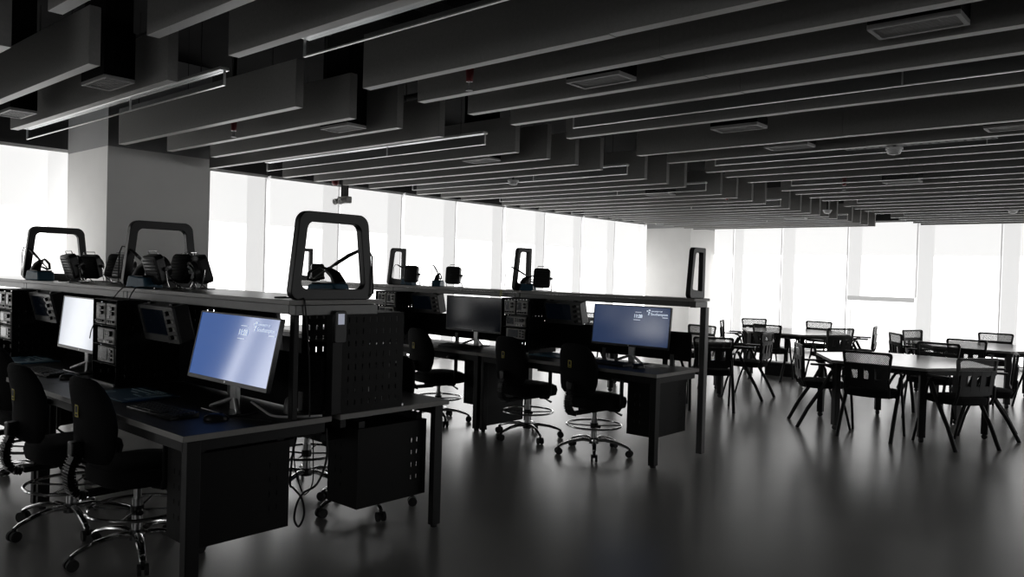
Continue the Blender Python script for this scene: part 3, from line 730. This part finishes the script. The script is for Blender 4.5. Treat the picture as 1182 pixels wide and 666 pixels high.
# fume extractor fans
def fan_proto(tilt):
    t = thing('fume_extractor', (0, 0, 0), 0, 'x', 'fume extractor')
    T = Matrix.Translation((0, 0, .128)) @ Matrix.Rotation(math.radians(tilt), 4, 'X')
    f = lambda u, v, w: T @ V((u, w, v))
    MB().loft([[f(u, v, w) for u, v in rrect(-.082 + e, .082 - e, -.095 + e, .095 - e, .03)] for w, e in ((-.045, .006), (-.04, 0), (.012, 0), (.025, .014))]).build('housing', 'plastic', t)
    b = MB()
    for k in range(7): b.bx(-.062, .062, -.049, -.045, -.072 + k * .022, -.064 + k * .022, T=T)
    b.build('front_louvre', 'rubber', t)
    MB().ring([(.07 * math.cos(a), .07 * math.sin(a)) for a in [2 * PI * k / 24 for k in range(24)]], [(.055 * math.cos(a), .055 * math.sin(a)) for a in [2 * PI * k / 24 for k in range(24)]], f, .025, .055).build('fan_ring', 'facek', t)
    b = MB().tube([T @ V((0, .028, 0)), T @ V((0, .048, 0))], .02, 12)
    for k in range(5):
        a = 2 * PI * k / 5; R = Matrix.Rotation(a, 4, 'Y') @ Matrix.Rotation(.5, 4, 'Z')
        b.bx(.016, .053, -.002, .002, -.014, .014, T=T @ Matrix.Translation((0, .038, 0)) @ R)
    b.build('fan_blades', 'white', t)
    for s in (-1, 1):
        MB().tube([(s * .088, .0, .128), (s * .092, .01, .05), (s * .088, .03, .006), (s * .07, .075, .005)], .004, 8).build('stand_wire', 'chrome', t)
    MB().tube([(-.085, -.07, .005), (-.085, .085, .005), (.085, .085, .005), (.085, -.07, .005)], .004, 8).build('stand_wire', 'chrome', t)
    MB().tube([T @ V((-.05, 0, .093)), T @ V((-.05, 0, .118)), T @ V((.05, 0, .118)), T @ V((.05, 0, .093))], .0035, 8).build('carry_handle', 'chrome', t)
    MB().cyl((.082, 0, .128), (.104, 0, .128), .012, n=12).build('tilt_knob', 'plastic', t)
    MB().tube([(.03, .05, .10), (.06, .10, .03), (.10, .11, .005), (.14, .07, .005)], .003, 6).build('cord', 'rubber', t)
    return t
fa = Stamp(fan_proto(-8)); fb = Stamp(fan_proto(-18)); fc = Stamp(fan_proto(18))
FG = 'square fume extractor fans'
fa.put((-6.83, 5.98, 1.345), .45, 'square black fan before the soldering station on the second-row shelf', FG)
fa.put((-6.16, 6.00, 1.345), .45, 'square black fan standing alone mid-way along the second-row shelf', FG)
fa.put((-4.90, 5.99, 1.345), .5, 'square black fan beside the narrow frame over the second row', FG)
fa.put((-8.72, 6.0, 1.345), 1.2, 'square black fan at the far end of the second-row shelf', FG)
fc.put((-6.60, 2.30, 1.345), .10, 'black tilted fan seen from its side, right of the frame at the photo edge', FG)
fc.put((-6.76, 2.50, 1.345), .55, 'black fan behind the tilted one near the left photo edge', FG)
fb.put((-6.50, 2.60, 1.345), .5, 'black fan with wire handle at the left edge of the column', FG)
fb.put((-6.30, 2.57, 1.345), .05, 'black tilted fan leaning right before the left edge of the column', FG)
fc.put((-5.02, 2.25, 1.345), .12, 'black tilted fan seen from its side, right of the soldering station before the column', FG)
fb.put((-5.13, 2.47, 1.345), .30, 'black fan squeezed between two others before the column', FG)
fb.put((-5.00, 2.52, 1.345), PI - .1, 'big black fan with pale rotor at the right edge of the column', FG)

# hanging computer cabinets under the benches
def cab_proto():
    """local: right face x=0, width .27, y 0..0.5, z 0..0.45"""
    t = thing('computer_cabinet', (0, 0, 0), 0, 'x', 'computer cabinet')
    W, D, H = .27, .50, .44
    ys = [0, .385, .391, .425, .431, D]; zs = [0]
    for r in range(4): zs += [.10 + .072 * r, .125 + .072 * r]
    zs.append(H)
    hs = {(i, 1 + 2 * j) for i in (1, 3) for j in range(4)}
    MB().perf(ys, zs, hs, YZ(-.003), .003).build('perforated_side', 'cab', t, smooth=False)
    MB().perf(ys, zs, hs, YZ(-W), .003).build('perforated_side', 'cab', t, smooth=False)
    MB().bx(-W + .003, -.003, 0.003, D, 0, .004).build('bottom_panel', 'cab', t)
    MB().bx(-W + .003, -.003, 0.003, D, H - .004, H).build('top_panel', 'cab', t)
    xs = [-W + .003, -.20, -.194, -.15, -.144, -.003]
    MB().perf(xs, zs, {(i, 1 + 2 * j) for i in (1, 3) for j in range(4)}, XZ(0), .003).build('front_panel', 'cab', t, smooth=False)
    MB().bx(-W + .02, -.02, .02, .06, H, H + .035).build('hanger_bracket', 'metal', t)
    MB().bx(-W + .02, -.02, D - .06, D - .02, H, H + .035).build('hanger_bracket', 'metal', t)
    return t
cb = Stamp(cab_proto())
cb.put((-3.45, 1.735, .19), 0, 'black hanging computer cabinet under the near corner of the near row', 'hanging computer cabinets')
cb.put((-3.42, 2.640, .195), 0, 'black hanging computer cabinet under the back side of the near row', 'hanging computer cabinets')
cb.put((-3.30, 5.53, .205), 0, 'black hanging computer cabinet under the aisle end of the second row', 'hanging computer cabinets')
cb.put((-5.24, 5.55, .205), 0, 'black hanging computer cabinet under the middle of the second row', 'hanging computer cabinets')
t = thing('slot_light_block', (-3.585, 1.985, .196), 0, 'black block added inside the hanging cabinet under the near corner', 'computer')  # unseen block added to stop daylight showing through the cabinet slots
MB().bx(-.09, .09, -.22, .22, .004, .40).build('case', 'plastic', t, .006)
MB().bx(-.085, .085, -.232, -.22, .01, .395).build('front_bezel', 'bezel', t, .004)
for sx in (-.07, .07): MB().bx(sx - .012, sx + .012, -.2, .2, 0, .004).build('foot', 'rubber', t)
# loose cables
def cable(pts, r, label, m='rubber'):
    P = [V(p) for p in pts]; out = []
    for i in range(len(P) - 1):
        p0, p1, p2, p3 = P[max(i - 1, 0)], P[i], P[i + 1], P[min(i + 2, len(P) - 1)]
        for k in range(6):
            s = k / 6
            out.append(.5 * ((2 * p1) + (p2 - p0) * s + (2 * p0 - 5 * p1 + 4 * p2 - p3) * s * s + (3 * p1 - p0 - 3 * p2 + p3) * s ** 3))
    out.append(P[-1])
    return tag(MB().tube(out, r, 8).build('power_cable', m, None), label, 'cable')
cable([(-3.66, 2.42, .66), (-3.70, 2.42, .52), (-3.71, 2.41, .33), (-3.69, 2.42, .30), (-3.61, 2.42, .26), (-3.585, 2.42, .18), (-3.63, 2.42, .105), (-3.675, 2.42, .13), (-3.66, 2.42, .21), (-3.60, 2.42, .29), (-3.50, 2.44, .36), (-3.45, 2.46, .50), (-3.46, 2.46, .66)], .006, 'black cable loop dangling in the gap under the near row')
cable([(-3.58, 2.46, .66), (-3.585, 2.47, .48), (-3.60, 2.48, .34), (-3.68, 2.50, .26), (-3.76, 2.52, .25), (-3.84, 2.52, .40), (-3.84, 2.52, .66)], .0035, 'thin black cable dangling behind the thicker loop under the near row')
cable([(-3.62, 2.40, .66), (-3.66, 2.39, .50), (-3.72, 2.38, .42), (-3.80, 2.38, .40), (-3.88, 2.38, .52), (-3.88, 2.38, .66)], .0035, 'short thin cable loop beside the near hanging cabinet')
cable([(-5.12, 2.30, 1.349), (-5.16, 2.14, 1.352), (-5.20, 2.10, 1.335), (-5.28, 2.06, 1.24), (-5.315, 1.98, 1.10), (-5.29, 1.95, 1.02)], .0035, 'thin black cable drooping from the near shelf onto the rack')
cable([(-4.95, 2.26, 1.349), (-5.0, 2.13, 1.356), (-5.03, 2.105, 1.33), (-5.08, 2.10, 1.278)], .0035, 'short black cable hooking over the near shelf edge above the rack')
cable([(-3.62, 2.30, 1.349), (-3.50, 2.16, 1.352), (-3.45, 2.20, 1.352), (-3.52, 2.30, 1.350), (-3.42, 2.26, 1.350), (-3.335, 2.22, 1.352), (-3.318, 2.22, 1.30), (-3.322, 2.25, 1.05), (-3.335, 2.27, .76)], .004, 'black cable coiled on the near shelf and dropping at its end')
cable([(-3.70, 2.16, .80), (-3.62, 2.18, .765), (-3.50, 2.16, .756), (-3.42, 2.20, .756), (-3.36, 2.30, .756), (-3.345, 2.35, .756)], .006, 'pale cable bundle lying under the large lit monitor', 'white')

# ------------------------------------------------------------------ drafting stools
def stool_proto():
    t = thing('lab_stool', (0, 0, 0), 0, 'x', 'lab stool')
    for k in range(5):
        a = PI / 2 + 2 * PI * k / 5 + .3; d = V((math.cos(a), math.sin(a), 0))
        l = MB().tube([d * .025 + V((0, 0, .112)), d * .10 + V((0, 0, .122)), d * .20 + V((0, 0, .108)), d * .285 + V((0, 0, .082)), d * .312 + V((0, 0, .066))], [.024, .022, .019, .016, .014], 10, flat=.7).build('base_leg', 'chrome', t)
        c = MB(); s = V((-d.y, d.x, 0)); p = d * .312
        c.cyl(p + V((0, 0, .03)), p + V((0, 0, .072)), .010, n=10)
        for sg in (-1, 1): c.cyl(p + s * sg * .008 + V((0, 0, .029)), p + s * sg * .026 + V((0, 0, .029)), .029, n=16)
        c.build('caster', 'rubber', l)
    MB().cyl((0, 0, .085), (0, 0, .135), .042, .036, 20).build('base_hub', 'plastic', t)
    MB().cyl((0, 0, .13), (0, 0, .30), .026, n=16).cyl((0, 0, .30), (0, 0, .385), .019, n=16).build('gas_lift', 'steel', t)
    ring = MB().tube([(.235 * math.cos(a), .235 * math.sin(a), .245) for a in [2 * PI * k / 40 for k in range(40)]], .0095, 10, closed=True).build('foot_ring', 'chrome', t)
    for k in range(4):
        a = PI / 4 + k * PI / 2
        MB().cyl((.028 * math.cos(a), .028 * math.sin(a), .235), (.232 * math.cos(a), .232 * math.sin(a), .245), .006, n=8).build('spoke', 'chrome', ring)
    MB().cyl((0, 0, .215), (0, 0, .26), .034, n=18).cyl((.03, 0, .238), (.075, -.02, .238), .014, n=12).build('ring_collar', 'plastic', ring)
    MB().bx(-.085, .085, -.12, .11, .368, .402).bx(-.03, .03, -.25, -.08, .352, .382).build('mechanism', 'metal', t, .006)
    MB().tube([(.06, .03, .382), (.18, .05, .375), (.25, .055, .355)], [.006, .006, .010], 8).build('lever', 'plastic', t)
    MB().loft([sell(.398, .20, .19, cy=.01, e=3), sell(.405, .228, .218, cy=.01, e=3.2), sell(.45, .238, .228, cy=.01, e=3.2), sell(.485, .228, .220, cy=.01, e=3.2), sell(.503, .19, .185, cy=.01, e=3), sell(.508, .10, .10, cy=.01, e=2.4)]).build('seat', 'fabric', t)
    # back: upholstered shell, stack of rings along z, leaning and curved
    lv = []
    for z, a, b, y in ((.520, .09, .016, -.232), (.530, .150, .030, -.236), (.56, .182, .040, -.240), (.62, .200, .044, -.236), (.70, .208, .044, -.236), (.78, .206, .042, -.246), (.85, .192, .039, -.262), (.90, .165, .034, -.276), (.93, .130, .026, -.284), (.945, .08, .014, -.288)):
        r = sell(z, a, b, 0, y, 2.5, 32)
        for p in r: p.y += .55 * p.x * p.x + 0
        lv.append(r)
    bk = MB().loft(lv).build('backrest', 'fabric', t)
    MB().bx(-.055, -.018, -.2915, -.2885, .745, .805).build('yellow_tag', 'yellow', bk)
    MB().bx(-.047, -.026, -.2925, -.2913, .768, .798).bx(-.047, -.026, -.2925, -.2913, .752, .760).build('tag_marks', 'metal', bk)
    b = MB(); pth = [(-.292, .585), (-.312, .555), (-.328, .52), (-.336, .48), (-.335, .44), (-.322, .40), (-.295, .372), (-.255, .362)]
    for i, (y, z) in enumerate(pth[:-1]):
        y2, z2 = pth[i + 1]
        for j in range(6):
            s = j / 6; yy, zz = y + (y2 - y) * s, z + (z2 - z) * s
            e = .036 if j % 2 == 0 else .028
            d = V((0, y2 - y, z2 - z)).normalized(); nrm = V((0, d.z, -d.y))
            c0 = V((0, yy, zz)); h = .0031
            vs = [c0 + V((sx * e, 0, 0)) + nrm * sn * e * .55 + d * sd * h for sd in (-1, 1) for sn in (-1, 1) for sx in (-1, 1)]
            b.add(vs, [(0, 2, 3, 1), (4, 5, 7, 6), (0, 1, 5, 4), (2, 6, 7, 3), (0, 4, 6, 2), (1, 3, 7, 5)])
    b.build('ribbed_boot', 'plastic', t, .0015)
    MB().bx(-.03, .03, -.335, -.275, .565, .635).build('back_bracket', 'plastic', t, .008)
    return t
def add_arms(t):
    for s in (-1, 1):
        a = MB().tube([(s * .17, .0, .388), (s * .262, .0, .40), (s * .285, .0, .44), (s * .285, .0, .665)], [.016, .018, .020, .020], 10, flat=.7).build('armrest', 'plastic', t)
        MB().loft([sell(.660, .030, .105, s * .285, .02, 3), sell(.668, .042, .125, s * .285, .02, 3), sell(.685, .043, .127, s * .285, .02, 3), sell(.695, .034, .118, s * .285, .02, 3)]).build('arm_pad', 'plastic', a)
sp = stool_proto(); add_arms(sp)
stool = Stamp(sp)
SG = 'black lab stools at the benches'
def spin(o, deg):
    for c in COL.objects:
        if c.parent is o and c.name.startswith('base_leg'): c.rotation_euler = (0, 0, math.radians(deg))
    return o
spin(stool.put((-4.08, 1.75, 0), .05, 'black lab stool nearest the camera at the near row', SG), 16)
spin(stool.put((-4.78, 1.68, 0), .03, 'black lab stool, second from the aisle end on the front of the near row', SG), 30)
stool.put((-5.92, 1.86, 0), .1, 'black lab stool cut off by the left photo edge at the near row', SG)
spin(stool.put((-3.95, 3.10, 0), PI + .1, 'black lab stool tucked in on the back side of the near row', SG), -23)
stool.put((-4.58, 3.10, 0), PI - .1, 'black lab stool whose base shows through the gap under the near row', SG)
stool.put((-5.76, 5.44, 0), -.15, 'black lab stool before the dark switched-off monitor', SG)
stool.put((-4.66, 5.54, 0), -.12, 'black lab stool, middle of the three at the second row', SG)
spin(stool.put((-3.855, 5.47, 0), -.1, 'black lab stool before the dim blue monitor at the aisle end', SG), -11)

# ------------------------------------------------------------------ hexagonal tables and mesh chairs
def hex_proto():
    t = thing('hexagonal_table', (0, 0, 0), 0, 'x', 'table')
    P = [(.88 * math.cos(PI / 3 * k), .88 * math.sin(PI / 3 * k)) for k in range(6)]
    b = MB().prism(P, XY(0), .692, .72); nf = len(b.f); b.m = [1] * 6 + [0, 0]
    b.build('tabletop', ['table', 'edge'], t, .002, smooth=False)
    for k in range(6):
        a = PI / 3 * k; T = Matrix.Rotation(a, 4, 'Z')
        l = MB().bx(.78, .84, -.032, .032, .05, .692, T=T).build('leg', 'metal', t, .004)
        MB().cyl(T @ V((.81, 0, .02)), T @ V((.81, 0, .052)), .016, n=12).cyl(T @ V((.81, -.016, .026)), T @ V((.81, .016, .026)), .026, n=16).build('caster', 'rubber', l)
        p, q = V((.80 * math.cos(a), .80 * math.sin(a), 0)), V((.80 * math.cos(a + PI / 3), .80 * math.sin(a + PI / 3), 0))
        d = (q - p).normalized(); nn = V((-d.y, d.x, 0))
        vs = [x + nn * sn * .012 + V((0, 0, z)) for z in (.64, .69) for x in (p, q) for sn in (-1, 1)]
        MB().add(vs, [(0, 1, 3, 2), (4, 6, 7, 5), (0, 4, 5, 1), (2, 3, 7, 6), (0, 2, 6, 4), (1, 5, 7, 3)]).build('apron', 'metal', t)
    return t
hx = Stamp(hex_proto())
HG = 'hexagonal white tables'
hx.put((-2.40, 8.96, 0), 0, 'white hexagonal table nearest the camera in the open area', HG)
hx.put((-5.42, 9.30, 0), 0, 'white hexagonal table half hidden behind the second bench row', HG)
hx.put((-4.94, 12.50, 0), 0, 'white hexagonal table far back with the dark floor box beneath', HG)
hx.put((-2.22, 12.20, 0), 0, 'white hexagonal table far back at the right photo edge', HG)
def mesh_chair_proto():
    t = thing('mesh_chair', (0, 0, 0), 0, 'x', 'chair')
    MB().loft([sell(.405, .18, .17, e=3.2), sell(.412, .222, .212, e=3.4), sell(.455, .230, .220, e=3.4), sell(.475, .222, .212, e=3.2), sell(.483, .17, .165, e=3), sell(.486, .08, .08, e=2.4)]).build('seat', 'fabric', t)
    # back frame, curved around z: y depends on x and z
    def f(u, v, w): return V((u, -.215 - (v - .5) * .10 + .35 * u * u - w, v))
    O = roundpoly([(-.190, .50), (.190, .50), (.232, .855), (-.232, .855)], [.05, .05, .03, .03], 6)
    I = roundpoly([(-.166, .523), (.166, .523), (.206, .832), (-.206, .832)], [.04, .04, .02, .02], 6)
    MB().ring(O, I, f, -.011, .011).build('back_frame', 'plastic', t, ang=50)
    n = 10; vs = []; fs = []
    for j in range(7):
        for i in range(n + 1):
            v = .510 + .332 * j / 6; hw = .180 + (v - .51) * .115; u = -hw + 2 * hw * i / n
            vs.append(f(u, v, 0))
    for j in range(6):
        for i in range(n): fs.append((j * (n + 1) + i, j * (n + 1) + i + 1, (j + 1) * (n + 1) + i + 1, (j + 1) * (n + 1) + i))
    MB().add(vs, fs).build('back_mesh', 'mesh', t)
    b = MB()
    for u0, u1, v0, v1 in ((-.212, .212, .695, .738), (-.192, .192, .512, .592)):
        k = 8
        for i in range(k):
            ua, ub = u0 + (u1 - u0) * i / k, u0 + (u1 - u0) * (i + 1) / k
            b.add([f(ua, v0, .006), f(ub, v0, .006), f(ub, v1, .006), f(ua, v1, .006), f(ua, v0, .02), f(ub, v0, .02), f(ub, v1, .02), f(ua, v1, .02)], [(0, 3, 2, 1), (4, 5, 6, 7), (0, 1, 5, 4), (1, 2, 6, 5), (2, 3, 7, 6), (3, 0, 4, 7)])
    for u in (-.165, -.05, .05, .165):
        b.add([f(u - .030, .55, .006), f(u + .030, .55, .006), f(u + .026, .73, .006), f(u - .026, .73, .006), f(u - .030, .55, .022), f(u + .030, .55, .022), f(u + .026, .73, .022), f(u - .026, .73, .022)], [(0, 3, 2, 1), (4, 5, 6, 7), (0, 1, 5, 4), (1, 2, 6, 5), (2, 3, 7, 6), (3, 0, 4, 7)])
    b.build('back_brace', 'plastic', t)
    for s in (-1, 1):
        MB().tube([(s * .20, -.19, .42), (s * .205, -.225, .50), (s * .195, -.235, .60)], .012, 8).build('back_upright', 'metal', t)
        MB().tube([(s * .245, .255, 0), (s * .243, .20, .22), (s * .24, .12, .44), (s * .24, .10, .56), (s * .24, .06, .635), (s * .24, 0, .655)], .013, 10).build('front_leg', 'metal', t)
        MB().tube([(s * .245, -.27, 0), (s * .243, -.17, .20), (s * .24, -.02, .44), (s * .24, .06, .60)], .019, 10).build('rear_leg', 'metal', t)
        MB().loft([sell(.652, .022, .13, s * .24, -.02, 3), sell(.660, .030, .14, s * .24, -.02, 3), sell(.672, .026, .135, s * .24, -.02, 3)]).build('armrest', 'plastic', t)
    MB().tube([(-.24, .13, .425), (.24, .13, .425)], .010, 8).build('cross_bar', 'metal', t)
    MB().tube([(-.24, -.06, .418), (.24, -.06, .418)], .010, 8).build('cross_bar', 'metal', t)
    return t
mc = Stamp(mesh_chair_proto())
MG = 'black mesh chairs at the hexagonal tables'
def chair(x, y, deg, label):
    mc.put((x, y, 0), math.radians(deg - 90), 'black mesh chair ' + label, MG)
chair(-3.03, 8.43, 32, 'facing right on the left side of the nearest white table')
chair(-2.43, 8.19, 92, 'seen squarely from behind at the nearest white table')
chair(-1.73, 8.37, 146, 'back to camera, right corner of the nearest white table')
chair(-1.62, 9.22, 192, 'seen edge-on on the right side of the nearest white table')
chair(-2.28, 9.86, 272, 'facing the camera across the nearest white table')
chair(-4.30, 8.42, 122, 'just behind the second-row end post')
chair(-4.40, 9.66, 186, 'facing left in the clear beside the second-row end post')
chair(-5.42, 10.06, 268, 'peeking between the blue screen and the end post')
chair(-7.24, 9.98, 265, 'low mesh back peeking left of the blue screen, nearer one')
chair(-8.24, 11.5, 280, 'taller mesh back peeking left of the blue screen')
chair(-5.72, 12.05, 20, 'edge-on at the left end of the table above the floor box')
chair(-5.78, 13.05, 315, 'behind the left end of the far table with the floor box')
chair(-4.98, 11.75, 92, 'back to camera, at the far table with the floor box')
chair(-4.93, 13.30, 268, 'facing the camera across the far table with the floor box')
chair(-4.16, 11.92, 145, 'at the right front corner of the far table with the floor box')
chair(-4.05, 12.86, 192, 'edge-on at the right end of the table above the floor box')
chair(-2.95, 11.62, 35, 'turned away at the left corner of the far right table')
chair(-3.0, 12.55, 340, 'behind the left corner of the far right table')
chair(-2.22, 11.38, 92, 'with its back to the camera at the far right table')
chair(-2.26, 12.98, 268, 'facing the camera across the far right table')
chair(-1.45, 11.85, 150, 'cut by the right photo edge at the far right table')
t = thing('floor_box', (-5.05, 12.32, 0), .12, 'low dark box on the floor under the far left table', 'floor box')
MB().bx(-.24, .24, -.1, .1, 0, .20).build('body', 'metal', t, .006)
MB().bx(-.25, .25, -.11, .11, .20, .22).build('lid', 'alud', t, .004)
MB().bx(-.18, .18, -.104, -.10, .05, .15).build('access_panel', 'plastic', t)

# ------------------------------------------------------------------ world, camera, colour management
w = bpy.data.worlds.new('World'); SC.world = w; w.use_nodes = True
w.node_tree.nodes['Background'].inputs['Color'].default_value = (.8, .85, .9, 1)
w.node_tree.nodes['Background'].inputs['Strength'].default_value = .5
R = ((0.7486208, 0.6623781, 0.0286721), (-0.0331025, -0.0058496, 0.9994348), (-0.6621715, 0.7491469, -0.0175472))
c = bpy.data.cameras.new('Camera'); cam = bpy.data.objects.new('Camera', c); COL.objects.link(cam)
c.sensor_fit = 'HORIZONTAL'; c.sensor_width = 36; c.lens = 903.5 / 1182 * 36; c.clip_start = .05; c.clip_end = 100
cam.matrix_world = Matrix(((R[0][0], R[1][0], -R[2][0], 0), (R[0][1], R[1][1], -R[2][1], 0), (R[0][2], R[1][2], -R[2][2], 1.5), (0, 0, 0, 1)))
SC.camera = cam
vs_ = SC.view_settings
vs_.view_transform = 'Standard'; vs_.look = 'None'; vs_.exposure = 0; vs_.gamma = 1; vs_.use_curve_mapping = False
cy = SC.cycles
cy.use_denoising = True
cy.max_bounces = 8; cy.diffuse_bounces = 4; cy.glossy_bounces = 4; cy.transparent_max_bounces = 12
cy.sample_clamp_indirect = 4
